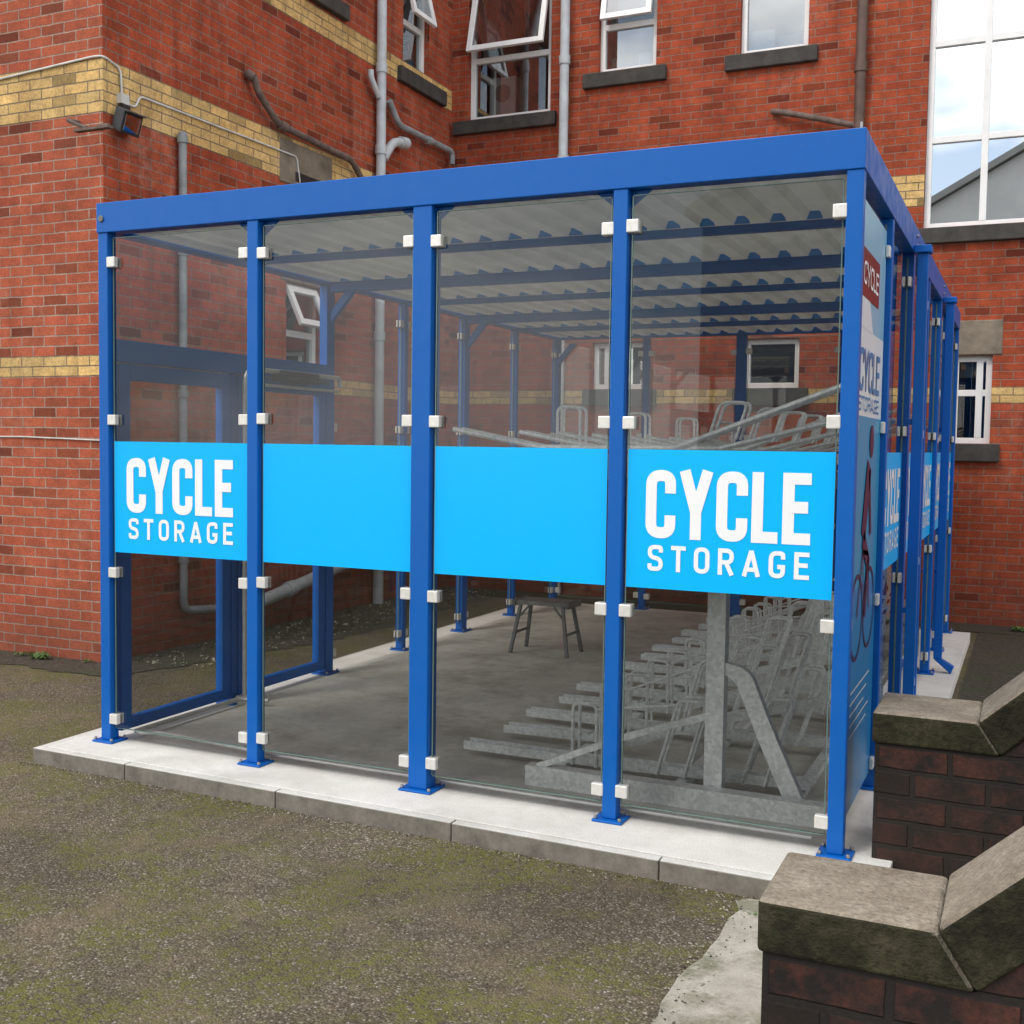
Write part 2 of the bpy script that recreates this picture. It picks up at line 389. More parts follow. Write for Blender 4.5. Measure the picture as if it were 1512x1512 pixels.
mb.box(-.004,.07,.078,YB,ph+.001,H-.001,'blue'); mb.box(W-.07,W+.004,.078,YB,ph+.001,H-.001,'blue')
mb.box(.072,W-.072,YB-.07,YB,ph+.002,H-.002,'blue')
for y in (2*L,4*L): mb.box(.071,W-.071,y-.03,y+.03,ph-.045,ph+.02,'blue')
for y in (L,3*L,5*L): mb.box(.071,W-.071,y-.02,y+.02,ph-.02,ph+.019,'blue')
for y in (2*L,4*L,6*L-.03):
    for sx,x in ((1,PW),(-1,W-PW)):
        mb.prism([(x,y-.02,2.42),(x,y-.02,2.35),(x+sx*.19,y-.02,ph-.04),(x+sx*.12,y-.02,ph-.04)],(0,.04,0),'blue')
for i in (1,2,3):
    for sx,x in ((1,px[i][1]),(-1,px[i][0])):
        mb.prism([(x,.05,ph),(x+sx*.09,.05,ph),(x,.05,ph-.07)],(0,.006,0),'blue')
mb.tube([(.03,-.005,2.67),(.03,-.014,2.67)],.017,'greymetal',10)
mb.tube([(W-.02,.03,H),(W-.02,.03,H+.03)],.006,'bolt',6)
for y in (2*L,4*L): 
    for dz in (.05,.10): mb.tube([(W+.003,y+.02,ph+dz),(W+.014,y+.02,ph+dz)],.011,'bolt',6)
mb.build('roof_frame',sh,.005)
mb=MB()
for y in (1.93,4.1):
    mb.box(W+.022,W+.077,y-.03,y+.03,.10,2.59,'blue')
    mb.box(W+.006,W+.092,y-.05,y+.05,2.591,2.63,'blue')
    mb.prism([(W+.022,y-.03,.098),(W+.077,y-.03,.098),(W+.16,y-.03,.05),(W+.14,y-.03,.0)],(0,.06,0),'blue')
    for z in (.7,1.7): mb.box(W+.004,W+.0215,y-.015,y+.015,z,z+.03,'blue')
mb.build('drain_pipes',sh,.004)
mb=MB(); zt=ph+.022; x=.075; prof=[]
pitch=.168
while x<W-.08:
    prof+=[(x,zt),(x+pitch*.45,zt),(x+pitch*.58,zt+.035),(x+pitch*.87,zt+.035)]; x+=pitch
prof=[p for p in prof if p[0]<W-.073]
prof.append((W-.072,prof[-1][1]))
for i in range(len(prof)-1):
    a,b=prof[i],prof[i+1]
    mb.poly([(a[0],.08,a[1]),(a[0],YB-.072,a[1]),(b[0],YB-.072,b[1]),(b[0],.08,b[1])],'sheet')
mb.build('corrugated_roof',sh)
mb=MB(); x=.075
while x<W-.24:
    for y in (L,2*L,3*L,4*L,5*L):
        mb.prism([(x+pitch*.50,y-.045,zt-.004),(x+pitch*.95,y-.045,zt-.004),(x+pitch*.86,y-.045,zt+.032),(x+pitch*.59,y-.045,zt+.032)],(0,.01,0),'blueclip')
    x+=pitch
mb.build('roof_fillers',sh)
CZ=[2.45,1.665,.885,.13]
g=MB(); e=MB(); c=MB(); sg=MB(); lt=MB()
GZ0,GZ1=.075,2.575; SZ0,SZ1=.987,1.553
def paneX(x0,x1,y,sgn,signed,txt,out=-1):
    a,b=x0+.012,x1-.012
    g.poly([(a,y,GZ0),(b,y,GZ0),(b,y,GZ1),(a,y,GZ1)],'glass')
    for q in (a,b-.004): e.box(q,q+.004,y-.004,y+.004,GZ0,GZ1,'gedge')
    e.box(a+.005,b-.005,y-.004,y+.004,GZ0-.004,GZ0-.0002,'gedge'); e.box(a+.005,b-.005,y-.004,y+.004,GZ1+.0002,GZ1+.004,'gedge')
    for z in CZ:
        for q0,q1 in ((x0-.004,x0+.048),(x1-.048,x1+.004)):
            dz=random.uniform(-.006,.006)
            c.box(q0,q1,y-.034,y-.006,z-.026+dz,z+.026+dz,'clip'); c.box(q0,q1,y+.006,y+.018,z-.026+dz,z+.026+dz,'clip')
    if signed:
        sg.poly([(a+.004,y-.0045,SZ0),(b-.001,y-.0045,SZ0),(b-.001,y-.0045,SZ1),(a+.004,y-.0045,SZ1)],'cyan')
        sg.poly([(b-.001,y-.002,SZ0),(a+.004,y-.002,SZ0),(a+.004,y-.002,SZ1),(b-.001,y-.002,SZ1)],'pwhite')
    if txt:
        w=b-a; hh=SZ1-SZ0; F=lambda u,v,o: (u,y-.006-o,v)
        text(lt,'CYCLE',a+.10*w,a+.895*w,SZ1-.635*hh,SZ1-.145*hh,.045,.016,'letter',F)
        text(lt,'STORAGE',a+.115*w,a+.895*w,SZ1-.872*hh,SZ1-.685*hh,.0175,.034,'letter',F)
for i in range(4):
    paneX(px[i][1],px[i+1][0],.03,1,True,i in (0,3))
for i in range(4):
    paneX(px[i][1],px[i+1][0],6*L,1,False,False)
def paneY(x,y0,y1,out,signed=False,txt=False,glassm='glass',z0=GZ0,z1=GZ1,clips=True):
    a,b=y0+.014,y1-.014
    g.poly([(x,a,z0),(x,b,z0),(x,b,z1),(x,a,z1)],glassm)
    for q in (a,b-.004): e.box(x-.004,x+.004,q,q+.004,z0,z1,'gedge')
    if clips:
        for z in CZ:
            for q0,q1 in ((y0-.004,y0+.05),(y1-.05,y1+.004)):
                c.box(x+.006,x+.024,q0,q1,z-.026,z+.026,'clip'); c.box(x-.018,x-.006,q0,q1,z-.026,z+.026,'clip')
    if signed:
        xs=x+out*.0045
        sg.poly([(xs,a,SZ0),(xs,b,SZ0),(xs,b,SZ1),(xs,a,SZ1)],'cyan')
        sg.poly([(x+out*.002,a,SZ0),(x+out*.002,b,SZ0),(x+out*.002,b,SZ1),(x+out*.002,a,SZ1)],'pwhite')
    if txt:
        w=b-a; hh=SZ1-SZ0; F=lambda u,v,o: (x+out*(.006+o),u,v)
        text(lt,'CYCLE',a+.10*w,a+.895*w,SZ1-.635*hh,SZ1-.145*hh,.045,.016,'letter',F)
        text(lt,'STORAGE',a+.115*w,a+.895*w,SZ1-.872*hh,SZ1-.685*hh,.0175,.034,'letter',F)
edges=[.062]
for k,y in enumerate(ys):
    w=.045 if k%2 else .025
    edges+=[y-w,y+w]
XR=W-.03
for k in range(6):
    a,b=edges[2*k],edges[2*k+1]
    paneY(XR,a,b,1,k>0,k>0)
    if k>1: paneY(.03,a,b,-1,False,False)
g.build('glass_panes',sh); e.build('glass_edges',sh); c.build('glass_clips',sh,.004); sg.build('cyan_sign_band',sh); lt.build('sign_lettering',sh)
mb=MB(); dg=MB()
mb.box(.005,.075,.064,2*L-.047,1.96,2.075,'blue')
for a,b in ((.085,L-.035),(L+.035,2*L-.055)):
    mb.box(.01,.06,a,a+.075,.04,1.955,'blue'); mb.box(.01,.06,b-.075,b,.04,1.955,'blue')
    mb.box(.011,.059,a+.075,b-.075,.04,.10,'blue'); mb.box(.011,.059,a+.075,b-.075,1.87,1.955,'blue')
    dg.poly([(.035,a+.07,.1),(.035,b-.07,.1),(.035,b-.07,1.87),(.035,a+.07,1.87)],'glass')
mb.build('door_frames',sh,.004); dg.build('door_glass',sh)
mb=MB()
mb.tube(rounded([(.12,L+.02,.03),(.12,L+.02,1.99),(.12,2*L+.02,1.99),(.12,2*L+.02,1.93)],.10,6),.015,'steel',10)
mb.tube(rounded([(.15,L+.09,.30),(.15,L+.09,1.90),(.15,2*L-.05,1.90)],.08,6),.010,'steel',8)
mb.tube(rounded([(.12,.12,.04),(.12,.98,.04),(.30,1.02,.04)],.05,5),.013,'steel',8)
mb.tube(rounded([(.12,.12,.04),(.17,.10,.04),(.25,.16,.04),(.90,.12,.03)],.05,5),.010,'steel',8)
mb.tube([(.9,.11,.03),(3.6,.10,.03)],.008,'steel',8)
mb.box(.085,.18,L-.02,L+.06,.0,.05,'steel'); mb.box(.08,.15,1.35,1.75,1.93,2.0,'black')
mb.tube([(.15,1.4,1.95),(.35,1.55,1.93),(.12,1.8,1.96)],.012,'black',8)
mb.build('door_rails',sh,smooth=True)
po=MB(); XP=XR+.0048; a,b=.09,L-.045
def pq(y0,y1,z0,z1,m,o=0): po.poly([(XP+o,y0,z0),(XP+o,y1,z0),(XP+o,y1,z1),(XP+o,y0,z1)],m)
pq(a,b,2.05,2.54,'psky'); pq(a,b,1.70,2.05,'pwhite'); pq(a,b,1.0,1.70,'pteal'); pq(a,b,.09,1.0,'pblue')
po.poly([(XP+.001,a,2.05),(XP+.001,a+.5,2.05),(XP+.001,a+.35,2.2),(XP+.001,a,2.28)],'pwhite')
pq(a+.12,b-.22,2.17,2.36,'pred',.002)
F=lambda u,v,o:(XP+.003+o,u,v)
text(po,'CYCLE',a+.16,b-.26,2.22,2.31,.013,.012,'letter',F)
text(po,'CYCLE',a+.12,b-.12,1.80,1.97,.024,.012,'pblue',F)
text(po,'STORAGE',a+.12,b-.12,1.72,1.78,.009,.016,'pblue',F)
for cy in (a+.26,b-.24):
    ring=[Vector((cy+.17*math.cos(q),.88+.17*math.sin(q),0)) for q in [2*math.pi*k/28 for k in range(28)]]
    ribbon(po,ring,.018,'pdark',lambda P:F(P[0],P[1],0),True)
cy=a+.26; cz=b-.24
for pts,w in (([(cy,.88),(cy+.13,1.14),(cz-.08,1.12),(cz,.88)],.02),([(cy+.13,1.14),(cy+.2,.86),(cz-.08,1.12)],.018),([(cy+.12,1.2),(cz-.12,1.5)],.13),([(cz-.12,1.48),(cz-.02,1.2)],.05),([(cy+.12,1.2),(cy+.3,1.08),(cy+.22,.86)],.08)):
    ribbon(po,pts,w,'pdark',lambda P:F(P[0],P[1],.001))
disc=[F(cz-.07+.06*math.cos(q),1.6+.07*math.sin(q),.001) for q in [2*math.pi*k/18 for k in range(18)]]; po.poly(disc,'pdark')
for k in range(5): pq(a+.15,b-.15-.08*(k%3),.58-.045*k,.588-.045*k,'pwhite',.002)
po.build('cycle_poster',sh)
# ------------------------------------------------------------------ bicycle rack (two tier)
mb=MB(); 
def sbox(x0,z0,x1,z1,ya,yb,th,m='galv'):
    mb.prism([(x0,ya,z0),(x1,ya,z1),(x1,ya,z1+th),(x0,ya,z0+th)],(0,yb-ya,0),m)
def chan(y,segs,w=.075,lip=.035):
    for (x0,z0),(x1,z1) in zip(segs[:-1],segs[1:]):
        sbox(x0,z0,x1,z1,y-w/2,y+w/2,.006); sbox(x0,z0+.0065,x1,z1+.0065,y-w/2,y-w/2+.006,lip); sbox(x0,z0+.0065,x1,z1+.0065,y+w/2-.006,y+w/2,lip)
def hoop(x,y,z0,h,w,lean=0,r=.0085,dy=0):
    mb.tube(rounded([(x,y,z0),(x+lean,y,z0+h),(x+w+lean,y+dy,z0+h),(x+w,y+dy,z0)],.035,4),r,'galv',7)
k=0; y=.66
while y<5.5:
    hi=k%2
    if hi: seg=[(1.83,.035),(2.55,.05),(2.95,.20),(3.50,.36)]
    else: seg=[(1.79,.035),(2.6,.035),(3.5,.06)]
    chan(y,seg)
    zb=lambda x: next((a[1]+(b[1]-a[1])*(x-a[0])/(b[0]-a[0]) for a,b in zip(seg[:-1],seg[1:]) if a[0]<=x<=b[0]),.1)
    for s_ in (-.045,.045):
        hoop(2.38,y+s_,zb(2.4),.30,.12)
        hoop(2.80,y+s_,zb(2.85),.36,.13,.10)
        hoop(3.20,y+s_,zb(3.25),.40,.10,.12)
    mb.tube([(2.5,y-.045,zb(2.4)+.28),(2.92,y-.045,zb(2.85)+.34)],.006,'galv',6)
    mb.tube([(2.45,y-.045,zb(2.4)+.15),(2.45,y+.045,zb(2.4)+.15)],.006,'galv',6)
    y+=.39; k+=1
for x in (2.30,2.9,3.42): mb.box(x,x+.05,.34,5.6,.004,.034,'galv')
for y in (.30,2.9,5.5):
    mb.box(2.27,3.62,y,y+.075,.004,.095,'galv')
    mb.box(3.085,3.165,y+.08,y+.15,.004,1.47,'galv'); mb.box(3.05,3.20,y+.076,y+.158,.006,.014,'galv')
    pth=rounded([(3.12,y+.115,.62),(3.24,y+.115,.60),(3.34,y+.115,.36),(3.50,y+.115,.02)],.09,6)
    for a,b in zip(pth[:-1],pth[1:]):
        mb.prism([(a[0]-.035,y+.09,a[2]-.02),(b[0]-.035,y+.09,b[2]-.02),(b[0]+.03,y+.09,b[2]+.02),(a[0]+.03,y+.09,a[2]+.02)],(0,.05,0),'galv')
    mb.tube([(2.32,y+.035,.09),(2.75,y+.05,.28),(3.1,y+.1,.40)],.02,'galv',4)
    mb.box(2.15,3.60,y+.08,y+.14,1.47,1.53,'galv')
for x in (2.2,2.75,3.5): mb.box(x,x+.045,.40,5.6,1.385,1.465,'galv')
y=.50;k=0
while y<5.6:
    seg=[(1.80,1.635),(2.25,1.555),(2.9,1.56),(3.62,1.83 if k%2==0 else 1.74)]
    for s_ in (-.045,.045):
        mb.tube([(a,y+s_,b) for a,b in seg],.013,'galv',7)
    for i in range(13):
        x=1.84+i*.145
        z=next((a[1]+(b[1]-a[1])*(x-a[0])/(b[0]-a[0]) for a,b in zip(seg[:-1],seg[1:]) if a[0]<=x<=b[0]),1.6)
        mb.tube([(x,y-.045,z),(x,y+.045,z)],.009,'galv',6)
    if k%2==1:
        for s_ in (-.045,.045): hoop(2.02,y+s_,1.58,.19,.13)
    for s_ in (-.045,.045): hoop(3.05,y+s_,1.60,.16,.12,.05,.0075)
    y+=.78 if k<1 else .56; k+=1
mb.build('bicycle_rack',None,0)
mb=MB(); cx,cy=1.05,3.45
mb.box(cx-.20,cx+.20,cy-.12,cy+.12,.37,.40,'wood')
mb.box(cx-.23,cx-.201,cy-.13,cy+.13,.36,.405,'greymetal'); mb.box(cx+.201,cx+.23,cy-.13,cy+.13,.36,.405,'greymetal')
for sx in (-1,1):
    for sy in (-1,1):
        mb.tube([(cx+sx*.17,cy+sy*.1,.37),(cx+sx*.23,cy+sy*.15,.005)],.018,'greymetal',4)
    mb.tube([(cx+sx*.20,cy-.125,.16),(cx+sx*.20,cy+.125,.16)],.012,'greymetal',6)
    mb.tube([(cx+sx*.185,cy-.11,.27),(cx+sx*.10,cy-.1,.365)],.009,'greymetal',6)
mb.build('step_stool',None,.003)
# ------------------------------------------------------------------ building
bd=empty('brick_building')
XA,YA,YC=-1.78,1.87,7.2
TOP=9.0
def mk(axis,const,inw):
    if axis=='Y': return lambda u,n,v:(u,const+inw*n,v)
    return lambda u,n,v:(const+inw*n,u,v)
def wall(name,axis,const,inw,u0,u1,v0,v1,holes,m,flip=False):
    P=mk(axis,const,inw); mb=MB()
    us=sorted(set([u0,u1]+[h[0] for h in holes]+[h[1] for h in holes])); vs=sorted(set([v0,v1]+[h[2] for h in holes]+[h[3] for h in holes]))
    for a,b in zip(us[:-1],us[1:]):
        for c_,d in zip(vs[:-1],vs[1:]):
            mu,mv=(a+b)/2,(c_+d)/2
            if any(h[0]<mu<h[1] and h[2]<mv<h[3] for h in holes): continue
            q=[P(a,0,c_),P(b,0,c_),P(b,0,d),P(a,0,d)]
            if flip: q=q[::-1]
            mb.poly(q,m)
    for h in holes:
        a,b,c_,d=h
        for q in ([P(a,0,c_),P(a,0,d),P(a,.14,d),P(a,.14,c_)],[P(b,0,c_),P(b,.14,c_),P(b,.14,d),P(b,0,d)],[P(a,0,d),P(b,0,d),P(b,.14,d),P(a,.14,d)],[P(a,0,c_),P(a,.14,c_),P(b,.14,c_),P(b,0,c_)]):
            mb.poly(q,m)
    mb.build(name,bd); return P
CH=[(-1.57,-.57,5.19,6.95),(-.02,.62,5.53,6.75),(1.50,2.18,5.53,6.75),(3.31,5.25,3.68,6.9),(-.03,.61,2.18,2.68),(1.62,2.18,2.18,2.68),(3.62,3.97,1.64,2.47)]
BH=[(6.10,6.66,5.47,6.7),(4.25,4.93,5.72,6.9),(4.07,4.62,2.22,3.0)]
PC=wall('rear_wall','Y',YC,1,XA,10,G-.2,TOP,CH,'brick')
PB=wall('side_wall','X',XA,-1,YA,YC,G-.2,TOP,BH,'brick',flip=True)
PA=wall('left_wall','Y',YA,1,-12,XA,G-.2,TOP,[],'brickA')
mb=MB()
mb.poly([(-12,YA,TOP),(XA,YA,TOP),(XA,YC,TOP),(10,YC,TOP),(10,YC+8,TOP+3),(-12,YC+8,TOP+3)],'roofgrey')
mb.build('roof',bd)
mb=MB()
for z0,z1,who in ((3.90,4.275,'AB'),(2.025,2.175,'ABC'),(5.325,5.55,'B'),(3.90,4.2,'C')):
    if 'A' in who: mb.box(-12,XA+.004,YA-.004,YA+.05,z0,z1,'buff')
    if 'B' in who: mb.box(XA-.05,XA+.004,YA+.051 if 'A' in who else YA,YC-.001,z0,z1,'buff')
    if 'C' in who:
        segs=[(XA+.006,10)]
        for h in CH:
            if h[2]<z1 and h[3]>z0:
                ns=[]
                for a,b in segs:
                    if h[0]>a and h[1]<b: ns+=[(a,h[0]),(h[1],b)]
                    else: ns.append((a,b))
                segs=ns
        for a,b in segs: mb.box(a,b,YC-.004,YC+.05,z0,z1,'buff')
mb.build('buff_brick_bands',bd)
mb=MB()
def slb(P,u0,u1,n0,n1,v0,v1,m='sill'):
    p=P(u0,n0,v0);q=P(u1,n1,v1)
    mb.box(min(p[0],q[0]),max(p[0],q[0]),min(p[1],q[1]),max(p[1],q[1]),v0,v1,m)
for u0,u1,v0,v1 in ((-1.74,-.49,5.04,5.188),(-.18,.74,5.375,5.528),(1.36,2.28,5.375,5.528),(3.20,5.4,3.53,3.678),(3.60,4.06,1.47,1.638),(-.12,.70,2.0,2.178),(1.52,2.28,2.0,2.178)): slb(PC,u0,u1,-.06,.12,v0,v1)
slb(PC,3.56,4.05,-.012,.1,2.475,2.80,'stone')
for u0,u1,v0,v1 in ((5.98,6.98,5.31,5.468),(4.1,5.0,5.57,5.718),(3.98,4.75,2.07,2.218)): slb(PB,u0,u1,-.06,.12,v0,v1)
slb(PB,3.96,4.78,-.012,.1,3.86,4.24,'stone'); slb(PB,3.98,4.75,-.01,.1,3.003,3.2,'stone')
slb(PB,4.18,4.66,-.018,.05,3.90,3.99,'black')
mb.build('stone_sills',bd,.01)
def window(P,h,trans=(),mull=(),open_=None,blind=0,room='room',name='window',gm='wglass'):
    u0,u1,v0,v1=h; mb=MB(); gl=MB()
    def bx(a,b,n0,n1,c_,d,m='white',f=None):
        base=lambda p: P(p[0],p[1],p[2])
        mb.box(a,b,n0,n1,c_,d,m,(lambda p:P(*f(p))) if f else base)
    w=.055
    bx(u0,u0+w,.06,.12,v0,v1);bx(u1-w,u1,.06,.12,v0,v1);bx(u0+w,u1-w,.061,.119,v0,v0+w);bx(u0+w,u1-w,.061,.119,v1-w,v1)
    for z in trans: bx(u0+w,u1-w,.062,.118,z-.03,z+.03)
    for x in mull: bx(x-.03,x+.03,.058,.121,v0+w,v1-w)
    gl.poly([P(u0+w,.095,v0+w),P(u1-w,.095,v0+w),P(u1-w,.095,v1-w),P(u0+w,.095,v1-w)],gm)
    D=.9
    for q in ([P(u0,D,v0),P(u1,D,v0),P(u1,D,v1),P(u0,D,v1)],[P(u0,.13,v0),P(u0,D,v0),P(u0,D,v1),P(u0,.13,v1)],[P(u1,.13,v0),P(u1,D,v0),P(u1,D,v1),P(u1,.13,v1)],[P(u0,.13,v1),P(u1,.13,v1),P(u1,D,v1),P(u0,D,v1)],[P(u0,.13,v0),P(u1,.13,v0),P(u1,D,v0),P(u0,D,v0)]): mb.poly(q,room)
    if blind: mb.poly([P(u0,.15,v1-blind),P(u1,.15,v1-blind),P(u1,.15,v1),P(u0,.15,v1)],'roomlight')
    if open_:
        a,b,c_,d,ang=open_; ca,sa=math.cos(R(ang)),math.sin(R(ang))
        def f(p):
            u,n,v=p; dv=v-d; return (u,.055+n*ca+dv*sa,d+dv*ca-n*sa)
        s=.06
        bx(a,a+s,-.04,0,c_,d,'white',f);bx(b-s,b,-.04,0,c_,d,'white',f);bx(a+s,b-s,-.039,-.001,c_,c_+s,'white',f);bx(a+s,b-s,-.039,-.001,d-s,d,'white',f)
        gl.poly([P(*f(q)) for q in ((a+s,-.02,c_+s),(b-s,-.02,c_+s),(b-s,-.02,d-s),(a+s,-.02,d-s))],'wglass')
    o=mb.build(name,bd,.004); gl.build(name+'_glass',bd)
window(PC,CH[0],(5.86,),(),(-1.53,-.61,5.88,6.60,14),name='window')
window(PC,CH[1],(6.02,),(),(0.02,.58,6.04,6.6,12),.0,'roomlight')
window(PC,CH[2],(),(),None,.45,'room')
window(PC,CH[3],(4.52,5.42,6.2),(3.83,4.4,4.9),gm='wglassbig')
window(PC,CH[4],(),(.12,),None,.35); window(PC,CH[5],(),(),None,.3,'roomlight'); window(PC,CH[6],(2.12,),(3.86,),None,.2)
window(PB,BH[0],(6.0,),(),(6.14,6.62,6.02,6.6,14)); window(PB,BH[1]); window(PB,BH[2],(2.55,),(),(4.11,4.58,2.57,2.96,25))
mb=MB(); mb.box(-1.40,-1.08,YC+.2,YC+.42,5.22,5.70,'white'); mb.tube([(-1.24,YC+.19,5.52),(-1.24,YC+.2,5.52)],.1,'roomlight',20); mb.build('fan_heater',bd,.03)
mb=MB(); 
for i,(u,w,h) in enumerate(((.06,.12,.2),(.22,.1,.15),(.36,.14,.22),(1.56,.25,.28),(1.85,.2,.2))):
    mb.box(u,u+w,YC+.18,YC+.32,5.535,5.535+h,('roomlight','pblue','pwhite','pwhite','roomlight')[i])
mb.build('sill_boxes',bd,.01)
mb=MB(); X=XA+.075
mb.tube([(X,5.55,.05),(X,5.55,TOP)],.048,'pipe',14)
for z in (.9,2.6,3.6,4.45,5.25,6.3): mb.tube([(X,5.55,z),(X,5.55,z+.09)],.058,'pipe',14)
mb.tube(rounded([(X,5.60,4.42),(X+.02,5.75,4.62),(X+.02,5.95,4.66)],.08,5),.045,'pipe',12)
mb.tube([(X+.02,5.90,4.655),(X+.02,6.02,4.67)],.06,'pipe',12)
mb.tube(rounded([(X,5.5,5.0),(X,5.35,5.15),(X,5.35,5.22)],.05,4),.03,'pipe',10)
mb.build('downpipe',None,smooth=True)
mb=MB(); mb.tube(rounded([(X,5.7,5.02),(X,5.9,4.83),(X,7.08,4.84),(X,7.08,4.7)],.09,5),.033,'pipegrey',12); mb.tube([(X,6.5,4.83),(X,6.58,4.83)],.045,'pipegrey',12)
mb.build('waste_pipe',None,smooth=True)
mb=MB(); mb.tube(rounded([(X,3.50,4.62),(X,3.56,4.50),(X,3.84,4.31),(X,5.02,4.27),(X,5.30,4.05),(X,5.46,4.02)],.08,4),.030,'rust',12); mb.tube([(X-.05,3.47,4.64),(X,3.5,4.6)],.04,'rust',12)
mb.tube([(X,3.86,4.31),(X,3.95,4.308)],.042,'rust',12)
mb.build('waste_pipe',None,smooth=True)
mb=MB(); X2=XA+.05
mb.tube([(X2,2.65,.35),(X2,2.65,3.94)],.032,'pipegrey',12)
for z in (.6,1.9,3.0,3.86): mb.tube([(X2,2.65,z),(X2,2.65,z+.06)],.042,'pipegrey',12)
mb.tube(rounded([(X2,2.65,.4),(X2,2.65,.22),(X2,3.3,.16)],.08,5),.032,'pipegrey',12)
mb.tube([(XA+.10,3.3,.14),(XA+.10,5.1,.42)],.055,'pipe',14); mb.tube([(XA+.10,3.95,.24),(XA+.10,4.06,.257)],.068,'pipe',14)
mb.tube(rounded([(XA+.10,5.1,.42),(XA+.10,5.45,.47),(XA+.08,5.55,.3),(XA+.08,5.55,-.08)],.1,5),.055,'pipe',14)
mb.build('drain_pipe',None,smooth=True)
mb=MB(); Yp=YC-.075
mb.tube([(-.38,Yp,G),(-.38,Yp,TOP)],.05,'pipe',14)
for z in (1,2.9,4.6,5.65,6.6): mb.tube([(-.38,Yp,z),(-.38,Yp,z+.09)],.06,'pipe',14)
mb.build('downpipe',None,smooth=True)
mb=MB(); mb.tube([(2.70,Yp,G),(2.70,Yp,TOP)],.052,'pipebrown',14)
for z in (1,3.2,5.2,6.6): mb.tube([(2.70,Yp,z),(2.70,Yp,z+.09)],.062,'pipebrown',14)
mb.tube(rounded([(1.85,Yp+.05,4.93),(1.95,Yp,4.90),(2.25,Yp,4.82),(2.66,Yp,4.70)],.05,4),.03,'rust',10)
mb.build('downpipe',None,smooth=True)
mb=MB()
mb.tube(rounded([(-8,YA-.014,4.12),(-2.8,YA-.014,4.235),(-1.86,YA-.014,4.285),(XA+.02,YA-.012,4.28),(XA+.016,2.03,4.24),(XA+.016,2.04,4.06)],.05,5),.008,'conduit',8)
mb.tube(rounded([(XA+.016,2.06,4.02),(XA+.016,2.18,4.0),(XA+.016,2.22,4.10),(XA+.016,4.2,4.12),(XA+.016,4.25,3.9)],.05,5),.008,'conduit',8)
mb.tube([(-8,YA-.01,1.60),(-4,YA-.01,1.565),(-2.6,YA-.01,1.575),(-1.8,YA-.01,1.555)],.005,'conduit',6)
mb.box(XA+.002,XA+.05,2.0,2.08,3.99,4.06,'conduit')
mb.build('cable_conduit',None)
mb=MB()
def fl_(p):
    x,y,z=p; a=R(28); dz=z-3.93; dx=x-(XA+.05); return (XA+.05+dx*math.cos(a)+dz*math.sin(a)*.6, y, 3.93+dz*math.cos(a)-dx*math.sin(a))
mb.box(XA+.06,XA+.15,1.93,2.12,3.79,3.96,'black',fl_); mb.box(XA+.151,XA+.156,1.95,2.10,3.81,3.94,'wglass',fl_)
mb.box(XA+.145,XA+.18,1.93,2.12,3.955,3.965,'black',fl_)
mb.box(XA+.004,XA+.07,2.01,2.07,3.92,3.98,'black'); mb.build('floodlight',None,.006)
mb=MB(); mb.tube(rounded([(-2.0,YA-.01,3.84),(-1.98,YA-.14,3.82),(-1.78,YA-.16,3.74)],.03,3),.016,'rust',6); mb.box(-1.88,-1.56,YA-.18,YA-.13,3.72,3.738,'rust'); mb.tube([(-1.82,YA,3.80),(-1.58,YA-.15,3.74)],.013,'rust',6)
mb.build('iron_bracket',None)
# ------------------------------------------------------------------ foreground stone capped walls
def capwall(y0,y1,name):
    e=empty(name); ov=.012
    mb=MB()
    XE=6.2; sl=.92
    def Z(x): return .57+(x-4.19)*sl
    mb.prism([(3.832,y0+ov,G-.1),(XE,y0+ov,G-.1),(XE,y0+ov,Z(XE)-.20),(4.27,y0+ov,.449),(3.832,y0+ov,.449)],(0,y1-y0-2*ov,0),'gbrick')
    mb.build('brickwork',e)
    mb=MB()
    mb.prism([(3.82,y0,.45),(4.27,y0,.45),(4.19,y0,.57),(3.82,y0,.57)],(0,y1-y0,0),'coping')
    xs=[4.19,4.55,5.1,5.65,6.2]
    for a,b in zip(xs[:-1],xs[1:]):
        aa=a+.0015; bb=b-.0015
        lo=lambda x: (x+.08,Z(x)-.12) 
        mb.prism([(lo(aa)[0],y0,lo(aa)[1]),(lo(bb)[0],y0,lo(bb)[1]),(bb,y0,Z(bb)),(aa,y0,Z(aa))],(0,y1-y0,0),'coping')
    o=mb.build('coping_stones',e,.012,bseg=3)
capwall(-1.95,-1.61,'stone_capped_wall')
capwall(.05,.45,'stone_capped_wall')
mb=MB()
for i in range(6):
    mb.box(4.45+i*.26,6.6,-1.60,.04,G+.002*i,G+.17*(i+1),'path')
mb.build('concrete_steps',None,.01)
mb=MB()
def weed(x,y,n,s):
    for i in range(n):
        a=random.uniform(0,6.28); l=random.uniform(.5,1)*s; w=l*.28; hgt=random.uniform(.3,.9)*s
        bx,by=x+random.uniform(-1,1)*s*1.2,y+random.uniform(-.4,.4)*s
        d=Vector((math.cos(a),math.sin(a),0)); q=Vector((-d.y,d.x,0))
        b0=Vector((bx,by,G+.006)); m1=b0+d*l*.5+Vector((0,0,hgt)); e1=b0+d*l+Vector((0,0,hgt*.6))
        mb.poly([b0,m1-q*w,e1,m1+q*w],'leaf')
weed(-2.32,1.76,40,.06); weed(-2.55,1.78,16,.04); weed(-1.9,1.8,10,.03); weed(4.3,6.9,40,.06); weed(3.5,-.5,10,.012)
for i in range(26): weed(random.uniform(-6,-1.8),1.84,4,.022)
mb.build('weeds')
mb=MB()
